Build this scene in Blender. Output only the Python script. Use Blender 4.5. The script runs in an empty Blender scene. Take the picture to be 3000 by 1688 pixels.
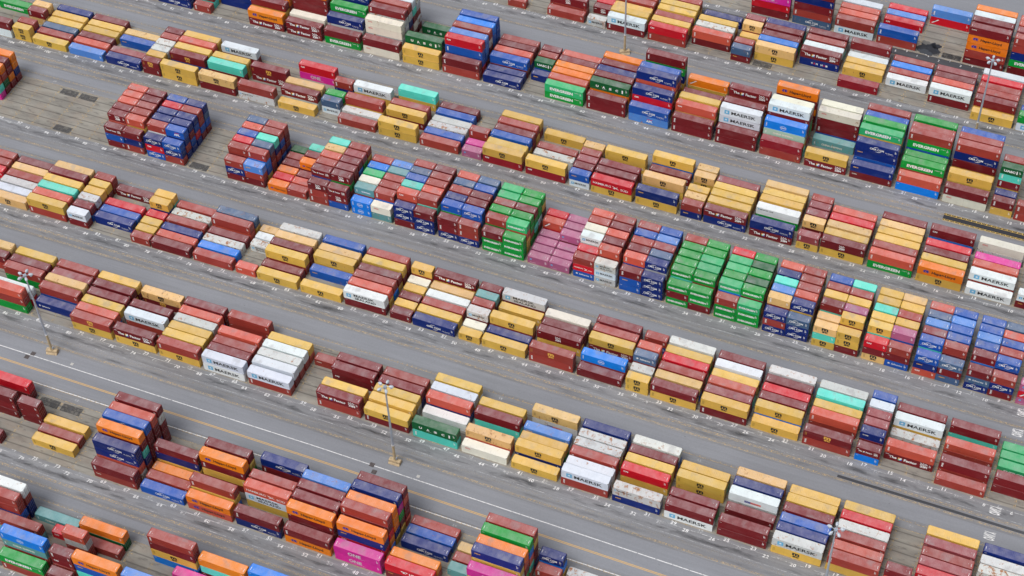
import bpy, bmesh, math, random, zlib
import numpy as np
from mathutils import Matrix, Vector, Euler
R = math.radians
S = bpy.context.scene
C = S.collection
# ------------------------------------------------------------------ camera
cam = bpy.data.cameras.new("camera"); camo = bpy.data.objects.new("camera", cam); C.objects.link(camo)
camo.location = (-35.34457512, -257.33462469, 350.19290813)
camo.rotation_euler = (R(41.22942991), R(1.62294853), R(22.19222544))
cam.sensor_width = 36; cam.lens = 5007.900705719941 / 3000 * 36
cam.clip_start = 5; cam.clip_end = 3000
S.camera = camo
# ------------------------------------------------------------------ light
SUN_EL, SUN_AZ = 62, 200       # high and veiled by cloud, behind the camera
W = bpy.data.worlds.new("World"); S.world = W; W.use_nodes = True
nt = W.node_tree; nt.nodes.clear()
sky = nt.nodes.new('ShaderNodeTexSky'); sky.sky_type = 'NISHITA'; sky.sun_disc = False
sky.sun_elevation = R(SUN_EL); sky.sun_rotation = R(SUN_AZ); sky.air_density = 1.0; sky.dust_density = 4.0; sky.ozone_density = 1.0
bg = nt.nodes.new('ShaderNodeBackground'); bg.inputs['Strength'].default_value = SKY_STRENGTH = 0.12
wo = nt.nodes.new('ShaderNodeOutputWorld')
hs = nt.nodes.new('ShaderNodeHueSaturation'); hs.inputs['Saturation'].default_value = 0.30
nt.links.new(sky.outputs[0], hs.inputs['Color']); nt.links.new(hs.outputs[0], bg.inputs[0]); nt.links.new(bg.outputs[0], wo.inputs[0])
sl = bpy.data.lights.new("sun", 'SUN'); sl.energy = 1.3; sl.angle = R(24); sl.color = (1.0, 0.975, 0.94)
so = bpy.data.objects.new("sun", sl); C.objects.link(so)
_az = R(SUN_AZ); _d = Vector((math.sin(_az) * math.cos(R(SUN_EL)), math.cos(_az) * math.cos(R(SUN_EL)), math.sin(R(SUN_EL))))
so.rotation_euler = _d.to_track_quat('Z', 'Y').to_euler()
S.view_settings.view_transform = 'Standard'; S.view_settings.look = 'None'; S.view_settings.gamma = 1
S.view_settings.exposure = 0.27
# ------------------------------------------------------------------ yard lattice
P = 3.342870126171418
KN = [-105, -80, -68, -56, -44, -30, -5]
KZ = [0, 0.65852125, 1.01372466, 1.37432866, 0.92774712, 0.56421563, 0]
YB = [155.31504877, 131.57396355, 95.54307421, 63.6819277, 31.78814353, 0, -33.30557305, -73.17557785, -104.14953002]
XO = [-3.71210344e-01, 3.16550075e-01, 2.19658414e-01, 2.32707894e-01, 1.56995289e-01, 0, 1.79684583, -5.26843602e-01, -5.61881163e-01]
KX = [k * P for k in KN]
def gz(x):                      # the yard is paved with a slight crown for drainage
    return float(np.interp(x, KX, KZ))
# ------------------------------------------------------------------ helpers
def link(o, parent=None):
    C.objects.link(o)
    if parent is not None: o.parent = parent
    return o
def tag(o, label=None, cat=None, group=None, kind=None):
    if label: o['label'] = label
    if cat: o['category'] = cat
    if group: o['group'] = group
    if kind: o['kind'] = kind
    return o
class MB:
    def __init__(s): s.v = []; s.f = []; s.m = []
    def quad(s, a, b, c, d, m=0):
        n = len(s.v); s.v += [a, b, c, d]; s.f.append((n, n + 1, n + 2, n + 3)); s.m.append(m)
    def box(s, x0, x1, y0, y1, z0, z1, m=0, skip=''):
        n = len(s.v)
        s.v += [(x0, y0, z0), (x1, y0, z0), (x1, y1, z0), (x0, y1, z0), (x0, y0, z1), (x1, y0, z1), (x1, y1, z1), (x0, y1, z1)]
        for k, q in (('b', (0, 3, 2, 1)), ('t', (4, 5, 6, 7)), ('f', (0, 1, 5, 4)), ('k', (2, 3, 7, 6)), ('r', (1, 2, 6, 5)), ('l', (3, 0, 4, 7))):
            if k in skip: continue
            s.f.append(tuple(n + i for i in q)); s.m.append(m)
    def tube(s, pts, rad, seg=10, m=0, cap=True):
        rings = []
        for i, p in enumerate(pts):
            p = Vector(p); a = Vector(pts[max(i - 1, 0)]); b = Vector(pts[min(i + 1, len(pts) - 1)])
            d = (b - a).normalized(); u = d.orthogonal().normalized(); w = d.cross(u)
            r = rad[i] if isinstance(rad, (list, tuple)) else rad
            n = len(s.v); rings.append(n)
            for k in range(seg):
                t = 2 * math.pi * k / seg; s.v.append(tuple(p + u * (r * math.cos(t)) + w * (r * math.sin(t))))
        for a, b in zip(rings, rings[1:]):
            for k in range(seg):
                k2 = (k + 1) % seg; s.f.append((a + k, a + k2, b + k2, b + k)); s.m.append(m)
        if cap:
            s.f.append(tuple(rings[0] + k for k in reversed(range(seg)))); s.m.append(m)
            s.f.append(tuple(rings[-1] + k for k in range(seg))); s.m.append(m)
    def prism(s, poly, z0, z1, m=0):
        n = len(s.v); k = len(poly)
        s.v += [(x, y, z0) for x, y in poly] + [(x, y, z1) for x, y in poly]
        s.f.append(tuple(n + i for i in reversed(range(k)))); s.m.append(m)
        s.f.append(tuple(n + k + i for i in range(k))); s.m.append(m)
        for i in range(k):
            j = (i + 1) % k; s.f.append((n + i, n + j, n + k + j, n + k + i)); s.m.append(m)
    def mesh(s, name, mats):
        me = bpy.data.meshes.new(name); me.from_pydata(s.v, [], s.f)
        for m in mats: me.materials.append(m)
        me.polygons.foreach_set('material_index', s.m); me.update(); return me
    def build(s, name, mats, parent=None):
        if not isinstance(mats, (list, tuple)): mats = [mats]
        return link(bpy.data.objects.new(name, s.mesh(name, mats)), parent)
# ------------------------------------------------------------------ materials
def newmat(name):
    m = bpy.data.materials.new(name); m.use_nodes = True; n = m.node_tree; n.nodes.clear()
    o = n.nodes.new('ShaderNodeOutputMaterial'); b = n.nodes.new('ShaderNodeBsdfPrincipled'); n.links.new(b.outputs[0], o.inputs[0])
    return m, n, b
def N(n, t, **k):
    x = n.nodes.new(t)
    for a, v in k.items(): setattr(x, a, v)
    return x
def noise(n, vec, scale, detail=4, rough=.55, dist=0):
    x = N(n, 'ShaderNodeTexNoise'); x.inputs['Scale'].default_value = scale; x.inputs['Detail'].default_value = detail
    x.inputs['Roughness'].default_value = rough; x.inputs['Distortion'].default_value = dist
    if vec is not None: n.links.new(vec, x.inputs['Vector'])
    return x.outputs['Fac']
def ramp(n, fac, a, b, ca=0., cb=1.):
    x = N(n, 'ShaderNodeMapRange'); x.clamp = True
    x.inputs['From Min'].default_value = a; x.inputs['From Max'].default_value = b
    x.inputs['To Min'].default_value = ca; x.inputs['To Max'].default_value = cb
    n.links.new(fac, x.inputs['Value']); return x.outputs['Result']
def mapping(n, vec, sc, loc=(0, 0, 0)):
    x = N(n, 'ShaderNodeMapping'); x.inputs['Scale'].default_value = sc; x.inputs['Location'].default_value = loc
    n.links.new(vec, x.inputs['Vector']); return x.outputs[0]
def mix(n, fac, a, b, mode='MIX'):
    x = N(n, 'ShaderNodeMix', data_type='RGBA', blend_type=mode)
    for sock, v in ((x.inputs[0], fac), (x.inputs[6], a), (x.inputs[7], b)):
        if isinstance(v, (int, float)): sock.default_value = v
        elif isinstance(v, tuple): sock.default_value = (*v[:3], 1)
        else: n.links.new(v, sock)
    return x.outputs[2]
def math_(n, op, a, b=None):
    x = N(n, 'ShaderNodeMath', operation=op)
    for i, v in enumerate((a, b)):
        if v is None: continue
        if isinstance(v, (int, float)): x.inputs[i].default_value = v
        else: n.links.new(v, x.inputs[i])
    return x.outputs[0]
def flat(name, col, rough=.6, metal=0., var=0., scale=.5):
    m, n, b = newmat(name); b.inputs['Roughness'].default_value = rough; b.inputs['Metallic'].default_value = metal
    if var:
        g = N(n, 'ShaderNodeNewGeometry'); f = ramp(n, noise(n, g.outputs['Position'], scale), .3, .7)
        n.links.new(mix(n, f, tuple(c * (1 - var) for c in col), tuple(min(1, c * (1 + var)) for c in col)), b.inputs['Base Color'])
    else: b.inputs['Base Color'].default_value = (*col, 1)
    return m
def paint(name, roof=False, attr=False):
    """container paint: its own colour, weathered, paler on roofs from bleaching and painted-in sky reflection, rusting where the colour's alpha says so"""
    m, n, b = newmat(name)
    if attr:
        a = N(n, 'ShaderNodeAttribute', attribute_name='paint'); col, al = a.outputs['Color'], a.outputs['Alpha']
    else:
        a = N(n, 'ShaderNodeObjectInfo'); col, al = a.outputs['Color'], a.outputs['Alpha']
    pos = N(n, 'ShaderNodeNewGeometry').outputs['Position']
    v1 = ramp(n, noise(n, pos, .32, 5, .6), .3, .72)
    c = mix(n, v1, mix(n, 1.0, col, (.86, .86, .87), 'MULTIPLY'), col)
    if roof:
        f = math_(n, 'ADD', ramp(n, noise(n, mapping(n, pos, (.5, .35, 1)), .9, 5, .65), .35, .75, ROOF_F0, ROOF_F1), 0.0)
        c = mix(n, f, c, (.78, .74, .75))  # roof paled by bleaching plus sky reflection, both painted into the colour
        dn = ramp(n, noise(n, mapping(n, pos, (2.6, .45, 1), (7, 3, 0)), 1.1, 4, .7), .57, .72, 0, .48)
        c = mix(n, dn, c, mix(n, .5, c, (.16, .13, .12)))
        gr = ramp(n, noise(n, mapping(n, pos, (.30, .22, 1), (41, 9, 0)), 1.0, 3, .5), .58, .68, 0, .34)
        c = mix(n, gr, c, (.30, .29, .30))
    else:
        st = ramp(n, noise(n, mapping(n, pos, (3.4, 3.4, .22)), 1.0, 3, .6), .60, .78, 0, .30)
        c = mix(n, st, c, mix(n, .55, c, (.12, .08, .06)))
        hi = ramp(n, noise(n, mapping(n, pos, (.22, .22, .5), (17, 0, 0)), 1.0, 2), .5, .8, 0, .04)
        c = mix(n, hi, c, (.6, .6, .6))
    rn = noise(n, mapping(n, pos, (.9, .7, .5 if not roof else 1)), 1.0, 7, .72, .4)
    rf = ramp(n, math_(n, 'ADD', rn, math_(n, 'MULTIPLY', al, .26)), .69, .78)
    c = mix(n, rf, c, mix(n, ramp(n, noise(n, pos, 3.1, 3), .4, .6), (.30, .115, .045), (.42, .20, .09)))
    n.links.new(c, b.inputs['Base Color'])
    n.links.new(ramp(n, v1, 0, 1, .48, .66), b.inputs['Roughness'])
    b.inputs['Specular IOR Level'].default_value = .22
    return m
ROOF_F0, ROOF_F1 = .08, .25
PAINT = paint('container_paint'); ROOF = paint('bleached_skylit_roof_paint', True)
PAINT_A = paint('container_paint_mixed', False, True); ROOF_A = paint('bleached_skylit_roof_paint_mixed', True, True)
STEEL = flat('galvanised_bar', (.34, .34, .33), .45, .6, .2, 2)
RUSTY = flat('worn_casting', (.13, .085, .07), .8, 0, .3, 3)
WHITE = flat('white_lettering', (.80, .80, .79), .6); BLACK = flat('black_lettering', (.012, .012, .014), .6)
RED = flat('red_lettering', (.62, .03, .03), .6); GOLD = flat('gold_lettering', (.70, .38, .06), .6)
BLUEL = flat('blue_lettering', (.015, .035, .30), .6); SKY = flat('light_blue_emblem', (.12, .42, .68), .6)
GREY = flat('grey_lettering', (.55, .55, .56), .6); PINK = flat('pink_panel', (.75, .20, .16), .6)
CREAMW = flat('cream_lettering', (.72, .70, .60), .6)
ICON = [flat('icon_orange', (.85, .35, .05), .6), flat('icon_green', (.05, .45, .2), .6), flat('icon_blue', (.05, .15, .55), .6)]
# ------------------------------------------------------------------ ground and paint on it
def strip(mb, x0, x1, y0, y1, z, m=0):
    xs = [x0] + [k for k in KX if x0 + .01 < k < x1 - .01] + [x1]
    for a, b in zip(xs, xs[1:]):
        mb.quad((a, y0, gz(a) + z), (b, y0, gz(b) + z), (b, y1, gz(b) + z), (a, y1, gz(a) + z), m)
def asphalt(name, base, dark, streak=.5, cool=1.0):
    m, n, b = newmat(name)
    pos = N(n, 'ShaderNodeNewGeometry').outputs['Position']
    c = mix(n, ramp(n, noise(n, mapping(n, pos, (.02, .09, .1)), 1, 6, .62), .32, .70), dark, base)
    c2 = ramp(n, noise(n, mapping(n, pos, (.035, .9, .1), (3, 8, 0)), 1, 5, .6), .42, .72, 0, streak)
    c = mix(n, c2, c, tuple(x * .72 for x in dark))
    c3 = ramp(n, noise(n, mapping(n, pos, (.02, 1.6, .1), (13, 28, 0)), 1, 4, .6), .55, .75, 0, streak * .55)
    c = mix(n, c3, c, tuple(min(1, x * 1.25) for x in base))
    f = ramp(n, noise(n, pos, 2.4, 6, .75), .25, .75, .90, 1.08)
    g = N(n, 'ShaderNodeCombineColor'); [n.links.new(f, g.inputs[i]) for i in range(3)]
    c = mix(n, 1.0, c, g.outputs[0], 'MULTIPLY')
    sp = ramp(n, noise(n, mapping(n, pos, (.5, .5, 1), (5, 5, 0)), 1.6, 3, .5), .735, .76, 0, .45)
    c = mix(n, sp, c, tuple(x * .45 for x in dark))
    n.links.new(c, b.inputs['Base Color']); b.inputs['Roughness'].default_value = .88; b.inputs['Specular IOR Level'].default_value = .3
    bp = N(n, 'ShaderNodeBump'); bp.inputs['Strength'].default_value = .25; bp.inputs['Distance'].default_value = .02
    n.links.new(noise(n, pos, 9, 4), bp.inputs['Height']); n.links.new(bp.outputs[0], b.inputs['Normal'])
    return m
ASPH = asphalt('road_asphalt', (.262, .272, .298), (.215, .223, .245), .28)
LANE = asphalt('crane_runway_asphalt', (.262, .267, .282), (.190, .192, .203), .60)
NEWA = asphalt('fresh_asphalt', (.045, .048, .058), (.030, .032, .040), .4)
def concrete():
    m, n, b = newmat('stained_concrete')
    tc = N(n, 'ShaderNodeNewGeometry').outputs['Position']
    c = mix(n, ramp(n, noise(n, mapping(n, tc, (.10, .34, 1)), 1, 6, .6), .35, .68), (.20, .188, .168), (.31, .295, .26))
    c = mix(n, ramp(n, noise(n, mapping(n, tc, (.3, .9, 1), (9, 2, 0)), 1, 5, .7), .55, .75, 0, .75), c, (.055, .052, .050))
    w = N(n, 'ShaderNodeTexWave'); w.inputs['Scale'].default_value = .78; w.inputs['Distortion'].default_value = .6; w.inputs['Detail'].default_value = 1
    n.links.new(tc, w.inputs['Vector'])
    wr = math_(n, 'MULTIPLY', ramp(n, w.outputs['Fac'], .65, .95, 0, .55), ramp(n, noise(n, mapping(n, tc, (.16, .34, 1), (50, 0, 0)), 1, 2), .5, .6))
    c = mix(n, wr, c, (.30, .215, .16))
    # tar joints between the container beds
    w2 = N(n, 'ShaderNodeTexWave', bands_direction='Y'); w2.inputs['Scale'].default_value = .3142 / 2.9; w2.inputs['Distortion'].default_value = 0.25
    n.links.new(tc, w2.inputs['Vector'])
    c = mix(n, ramp(n, w2.outputs['Fac'], .93, .99, 0, .55), c, (.07, .065, .06))
    n.links.new(c, b.inputs['Base Color']); b.inputs['Roughness'].default_value = .9; b.inputs['Specular IOR Level'].default_value = .25
    return m
CONC = concrete()
def worn(name, col, lo, hi, sc=1.3):
    m, n, b = newmat(name); b.inputs['Base Color'].default_value = (*col, 1); b.inputs['Roughness'].default_value = .8
    pos = N(n, 'ShaderNodeNewGeometry').outputs['Position']
    a = ramp(n, noise(n, pos, sc, 6, .8), lo, hi); n.links.new(a, b.inputs['Alpha']); return m
YEL = worn('worn_yellow_paint', (.60, .42, .18), .38, .60)
YELF = worn('faded_yellow_paint', (.46, .38, .24), .48, .68, 2.2)
YELN = worn('fresh_yellow_paint', (.75, .50, .10), .10, .25)
WHT = worn('white_road_paint', (.72, .72, .72), .28, .50)
WHTF = worn('faded_white_paint', (.60, .61, .62), .36, .66, .5)
TYRE = worn('tyre_grime', (.048, .048, .054), .50, .78, .55)
def tyre(name, lo, hi, mx):
    m, n, b = newmat(name); b.inputs['Base Color'].default_value = (.05, .05, .056, 1); b.inputs['Roughness'].default_value = .85
    pos = N(n, 'ShaderNodeNewGeometry').outputs['Position']
    tcn = N(n, 'ShaderNodeTexCoord').outputs['Generated']
    sx = N(n, 'ShaderNodeSeparateXYZ'); n.links.new(tcn, sx.inputs[0])
    e = math_(n, 'SUBTRACT', 1.0, math_(n, 'ABSOLUTE', math_(n, 'MULTIPLY', math_(n, 'SUBTRACT', sx.outputs['Y'], .5), 2.0)))
    e = ramp(n, e, 0, .7)
    a = ramp(n, noise(n, mapping(n, pos, (.10, .55, .1)), 1.0, 6, .72, .3), lo, hi, 0, mx)
    n.links.new(math_(n, 'MULTIPLY', a, e), b.inputs['Alpha']); return m
DARKP = worn('tarred_bay', (.075, .074, .076), .30, .62, .7)
T1M = tyre('tyre_smudges', .48, .72, .75); T2M = tyre('light_tyre_smudges', .50, .80, .45)
mb = MB(); strip(mb, -900, 500, -500, 700, 0); tag(mb.build('ground', ASPH), kind='structure')
XL, XR = -430, 60
rng = random.Random(5)
def txt(body, size, font_off=.0, space=1.0, shear=0., ax='LEFT'):
    cu = bpy.data.curves.new('t', 'FONT'); cu.body = body; cu.size = size; cu.offset = font_off; cu.space_character = space; cu.shear = shear
    cu.align_x = ax; cu.resolution_u = 2; cu.fill_mode = 'BOTH'
    o = bpy.data.objects.new('t', cu); C.objects.link(o); dg = bpy.context.evaluated_depsgraph_get(); dg.update()
    me = o.evaluated_get(dg).to_mesh()
    v = [tuple(x.co) for x in me.vertices]; f = [tuple(p.vertices) for p in me.polygons]
    o.evaluated_get(dg).to_mesh_clear(); bpy.data.objects.remove(o); bpy.data.curves.remove(cu)
    return v, f
_tc = {}
def glyphs(body, **k):
    key = (body, tuple(sorted(k.items())))
    if key not in _tc: _tc[key] = txt(body, 1.0, **k)
    return _tc[key]
def put(mb, body, fn, m=0, **k):
    """adds the glyphs of body (unit size) to mb, each vertex placed by fn(x, y)"""
    v, f = glyphs(body, **k); n = len(mb.v)
    mb.v += [fn(x, y) for x, y, z in v]; mb.f += [tuple(n + i for i in q) for q in f]; mb.m += [m] * len(f)
for r in range(9):
    Y = YB[r]; xo = XO[r]; top = 18.4
    mb = MB(); strip(mb, XL, XR, Y - 7.3, Y + .35, .004); strip(mb, XL, XR, Y + 18.45, Y + 21.6, .004)
    tag(mb.build('crane_runway', LANE), kind='structure')
    mb = MB(); strip(mb, XL, XR, Y + .35, Y + 18.45, .004); tag(mb.build('stacking_slab', CONC), kind='structure')
    mb = MB()
    for _ in range(26):
        s = rng.randrange(1, 110, 2); x = xo - P * (s + .75); ln = rng.choice((0, 5)); y = Y + .8 + 2.9 * ln
        strip(mb, x, x + 5.8, y + .1, y + 2.5, .008)
    tag(mb.build('tarred_bays', DARKP), kind='structure')
    mb = MB(); strip(mb, XL, XR, Y - 3.3, Y - 1.1, .008); tag(mb.build('tyre_track', T1M), kind='structure')
    mb = MB(); strip(mb, XL, XR, Y - 6.1, Y - 4.7, .008); tag(mb.build('tyre_track', T2M), kind='structure')
    mb = MB()
    strip(mb, XL, XR, Y - .70, Y - .55, .012, 3)                        # line beside the bay numbers
    strip(mb, XL, XR, Y - 3.42, Y - 3.32, .012, 3)
    ml = {0: 2, 1: 2, 2: 1, 3: 1, 4: 2, 5: 1, 6: 2, 7: 1, 8: 1}[r]
    for a, b_, mm in ((-4.05, -4.5, ml), (-6.25, -6.62, 1)):
        strip(mb, XL, XR, Y + a - .05, Y + a + .05, .012, mm); strip(mb, XL, XR, Y + b_ - .05, Y + b_ + .05, .012, mm)
        x = XL
        while x < XR:
            strip(mb, x, x + .10, Y + b_, Y + a, .016, mm); x += 1.42
    strip(mb, XL, XR, Y + 18.4, Y + 18.52, .012, 1)
    strip(mb, XL, XR, Y + 20.75, Y + 20.85, .012, 1)
    x = XL
    while x < XR:
        strip(mb, x, x + .12, Y + 20.8, Y + 21.3, .016, 1); x += 1.36
    # paired dashes and corner ticks between bays
    for s in range(3, 112, 2):
        x = xo - P * (s + .83) - .30
        w = s % 4 == 3
        for ln in range(6):
            for q in (0, 1.45):
                y = Y + .9 + ln * 2.9 + q
                for dx in (-.16, .16): strip(mb, x + dx - .06, x + dx + .06, y, y + .85, .012, 1)
            y = Y + .62 + ln * 2.9
            if ln or w:
                strip(mb, x - 1.0, x - .35, y - .06, y + .06, .012, 1); strip(mb, x + .35, x + 1.0, y - .06, y + .06, .012, 1)
    # bay numbers, even outside the line and odd inside, and upside down at the back
    for n_ in range(2, 108):
        X = xo - P * n_; y = Y - (1.01 if n_ % 2 == 0 else 0)
        t = str(n_); z = gz(X) + .016
        if r == 1 and n_ in (57, 59): t = t + (' 20-FT' if n_ == 59 else ''); t = 'ONLY 57' if n_ == 57 else t
        put(mb, t, lambda a, b: (X + (a - .28 * len(t)) * 1.42, y + (b - .35) * 1.3, z), 0 if (n_ * 7 + r) % 3 else 3, font_off=.018, shear=.12, space=1.1)
        if n_ % 2 and n_ % 4 != (1 if r % 2 else 3):
            put(mb, t, lambda a, b: (X - (a - .28 * len(t)) * 1.15, Y + 19.75 - (b - .35) * 1.0, z), 3, font_off=.012, space=1.1)
    tag(mb.build('painted_markings', [WHT, YEL, YELF, WHTF]), kind='structure')
# road lines of the wide road between the two nearest long rows
mb = MB(); Y6 = YB[6]
for dy in (-11.3, -18.84): strip(mb, XL, XR, Y6 + dy - .11, Y6 + dy + .11, .012, 0)
for dy in (-14.8, -15.15): strip(mb, XL, XR, Y6 + dy - .07, Y6 + dy + .07, .012, 1)
tag(mb.build('road_lines', [WHT, worn('road_yellow_paint', (.72, .42, .10), .2, .35)]), kind='structure')
# dark resurfaced runways
mb = MB(); Y2 = YB[2]; strip(mb, -57.5, XR, Y2 - 6.3, Y2 - 3.6, .018, 0)
for a, b_ in ((-3.75, -4.25), (-5.95, -6.35)):
    strip(mb, -57.5, XR, Y2 + a - .05, Y2 + a + .05, .024, 1); strip(mb, -57.5, XR, Y2 + b_ - .05, Y2 + b_ + .05, .024, 1)
    x = -57
    while x < XR: strip(mb, x, x + .14, Y2 + b_, Y2 + a, .028, 1); x += 1.42
Y0 = YB[0]; strip(mb, -98, XR, Y0 - 3.1, Y0 + .1, .018, 2)
for q in (0.18, -2.9): strip(mb, -98, XR, Y0 + q - .05, Y0 + q + .05, .024, 3)
Y5 = YB[5]; strip(mb, -62, XR, Y5 - 6.0, Y5 - 5.2, .018, 2)
tag(mb.build('resurfaced_runway', [NEWA, YELN, asphalt('dark_asphalt', (.085, .088, .098), (.05, .052, .06), .6), YEL]), kind='structure')
# ONLY on the truck lanes
mb = MB()
for x0, y0 in ((-25.1, YB[5] - 2.95), (-24.9, YB[5] - 10.6), (-24.7, YB[4] - 9.6 - 0), (-24.7, YB[4] - 2.9)):
    put(mb, 'ONLY', lambda a, b: (x0 + b * 3.6, y0 + a * .86, gz(x0) + .03), 0, font_off=.035, space=1.12)
tag(mb.build('painted_lane_words', WHT), kind='structure')
# oil stain and puddle on the slab, iron covers
def blob(mb, cx, cy, rx, ry, z, seed, m=0, k=42):
    q = random.Random(seed); ph = [q.uniform(0, 6.28) for _ in range(6)]
    pts = []
    for i in range(k):
        t = 2 * math.pi * i / k; rr = 1 + .16 * math.sin(2 * t + ph[0]) + .13 * math.sin(3 * t + ph[1]) + .10 * math.sin(5 * t + ph[2]) + .07 * math.sin(9 * t + ph[3]) + .05 * math.sin(14 * t + ph[4])
        pts.append((cx + rx * rr * math.cos(t), cy + ry * rr * math.sin(t)))
    n = len(mb.v); mb.v += [(x, y, gz(x) + z) for x, y in pts]; mb.f.append(tuple(n + i for i in range(k))); mb.m.append(m)
mb = MB(); blob(mb, -77.6, Y0 + 3.6, 2.9, 3.0, .020, 3); blob(mb, -75.6, Y0 + 5.2, 1.3, 1.4, .020, 8); blob(mb, -78.9, Y0 + 5.9, 1.2, 1.0, .024, 4, 1)
tag(mb.build('oil_stain', [flat('oil_soaked_concrete', (.022, .023, .028), .35, 0, .3, .7), flat('muddy_puddle', (.13, .125, .115), .3)]), kind='structure')
mb = MB(); blob(mb, -78.2, Y0 + 1.5, 2.2, 1.2, .026, 11); tag(mb.build('puddle', flat('wet_concrete', (.05, .055, .065), .12)), kind='structure')
def cover(x, y, w, d, mat, label):
    mb = MB(); z = gz(x); mb.box(x - w / 2, x + w / 2, y - d / 2, y + d / 2, z - .03, z + .035); mb.box(x - w / 2 + .1, x + w / 2 - .1, y - d / 2 + .1, y + d / 2 - .1, z + .035, z + .045, 0, 'b')
    return tag(mb.build('utility_cover', mat), label, 'utility cover', 'utility covers set in the road')
IRON = flat('iron_cover', (.10, .085, .085), .7, .3, .3, 3); PALE = flat('pale_cover', (.45, .44, .42), .8)
cover(-270.6, Y6 - 10.7, 1.3, 1.2, IRON, 'dark iron cover in the road line nearest the left light mast')
cover(-271.6, Y6 - 12.2, 1.3, 1.2, IRON, 'dark iron cover below the road line by the left light mast')
cover(-170.6, Y6 - 11.2, 1.3, 1.2, IRON, 'dark iron cover in the road line left of the middle light mast')
cover(-169.2, Y6 - 13.0, 1.3, 1.2, IRON, 'dark iron cover just below the road line by the middle light mast')
cover(-158.4, Y6 - 10.2, .8, .8, PALE, 'small pale square cover right of the middle light mast')
cover(-258.9, Y6 - 10.1, .8, .8, PALE, 'small pale square cover right of the left light mast')
# ------------------------------------------------------------------ light masts
CONCB = flat('tan_painted_concrete', (.46, .35, .215), .85, 0, .22, 1.4); TANP = flat('tan_painted_steel', (.44, .34, .20), .6, 0, .15, 1)
GALV = flat('galvanised_mast', (.42, .47, .54), .40, .35, .12, .6); LAMP = flat('pale_lamp_housing', (.45, .50, .56), .4, 0, .06, 2); GLASS = flat('lamp_glass', (.35, .38, .42), .15)
def mast():
    t = link(bpy.data.objects.new('light_mast', None))
    mb = MB(); prof = [(0, -1.0), (.18, -.95), (.5, -.62), (1.15, -.55), (1.15, .55), (.5, .62), (.18, .95), (0, 1.0)]
    n = len(mb.v)
    for x in (-1.5, 1.5):
        for z, y in prof: mb.v.append((x, y, z))
    k = len(prof)
    for i in range(k):
        j = (i + 1) % k; mb.f.append((n + i, n + k + i, n + k + j, n + j)); mb.m.append(0)
    mb.f.append(tuple(n + i for i in range(k))); mb.m.append(0); mb.f.append(tuple(n + k + i for i in reversed(range(k)))); mb.m.append(0)
    mb.box(-1.56, -1.5, -.5, .5, .1, 1.0); mb.box(1.5, 1.56, -.5, .5, .1, 1.0)
    b = mb.build('concrete_base', CONCB, t)
    mb = MB(); mb.tube([(0, 0, 1.15), (0, 0, 1.24)], .55, 14)
    for i in range(8):
        a = i * math.pi / 4; mb.tube([(.47 * math.cos(a), .47 * math.sin(a), 1.2), (.47 * math.cos(a), .47 * math.sin(a), 1.36)], .04, 6)
    mb.build('base_flange', TANP, t)
    mb = MB(); mb.tube([(0, 0, 1.24), (0, 0, 1.6), (0, 0, 7.2)], [.42, .36, .33], 14); mb.build('lower_sleeve', TANP, t)
    mb = MB(); mb.tube([(0, 0, 7.2), (0, 0, 7.5)], .345, 14); mb.build('white_band', flat('white_band', (.8, .8, .8), .6) if 'white_band' not in bpy.data.materials else bpy.data.materials['white_band'], t)
    mb = MB(); mb.tube([(0, 0, 7.5), (0, 0, 18), (0, 0, 30.6)], [.31, .25, .17], 14); mb.build('upper_mast', GALV, t)
    mb = MB(); mb.box(.30, .62, -.18, .18, 1.5, 2.3); mb.build('switch_box', GALV, t)
    mb = MB(); mb.tube([(0, 0, 30.3), (0, 0, 30.9)], .45, 12)
    mb.tube([(-.2, -1.7, 30.95), (.2, 1.7, 30.95)], .05, 6)
    mb.build('head_ring', GALV, t)
    for i in range(5):
        a = R(18 + 72 * i); c, s_ = math.cos(a), math.sin(a)
        arm = MB(); arm.tube([(.3 * c, .3 * s_, 30.7), (1.05 * c, 1.05 * s_, 30.78)], .06, 6)
        ao = arm.build('lamp_arm', GALV, t)
        lm = MB(); lm.tube([(.95 * c, .95 * s_, 30.84), (1.1 * c, 1.1 * s_, 30.84), (1.45 * c, 1.45 * s_, 30.80), (1.85 * c, 1.85 * s_, 30.74), (2.1 * c, 2.1 * s_, 30.70)], [.13, .27, .38, .32, .12], 12)
        lo = lm.build('lamp_head', LAMP, ao)
        lg = MB(); lg.tube([(1.5 * c, 1.5 * s_, 30.40), (1.5 * c, 1.5 * s_, 30.33)], .34, 12); lg.build('lamp_lens', GLASS, ao)
    return t
def copy_tree(o, parent=None):
    c = o.copy(); link(c, parent)
    for ch in o.children: copy_tree(ch, c)
    return c
m0 = mast(); spots = [
    (-P * 50.05 + XO[6], YB[6] - 8.4, 'tall light mast on a tan base, standing in the road at lower centre'),
    (-P * 80.1 + XO[6], YB[6] - 8.4, 'tall light mast at the left edge, beside the pair of iron covers'),
    (-P * 17.35 + XO[6], YB[6] - 8.4, 'tall light mast whose lamps stand before stacks at lower right'),
    (-P * 49.15 + XO[1], YB[1] - 7.9, 'tall light mast near the top centre, its lamps out of view'),
    (-P * 16.9 + XO[1], YB[1] - 7.9, 'tall light mast in front of stacks near the upper right corner')]
for i, (x, y, lb) in enumerate(spots):
    o = m0 if i == 0 else copy_tree(m0); o.location = (x, y, gz(x)); tag(o, lb, 'light mast', 'light masts between the rows')
    o.rotation_euler.z = R((0, 12, 4, 30, 2)[i])
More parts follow.
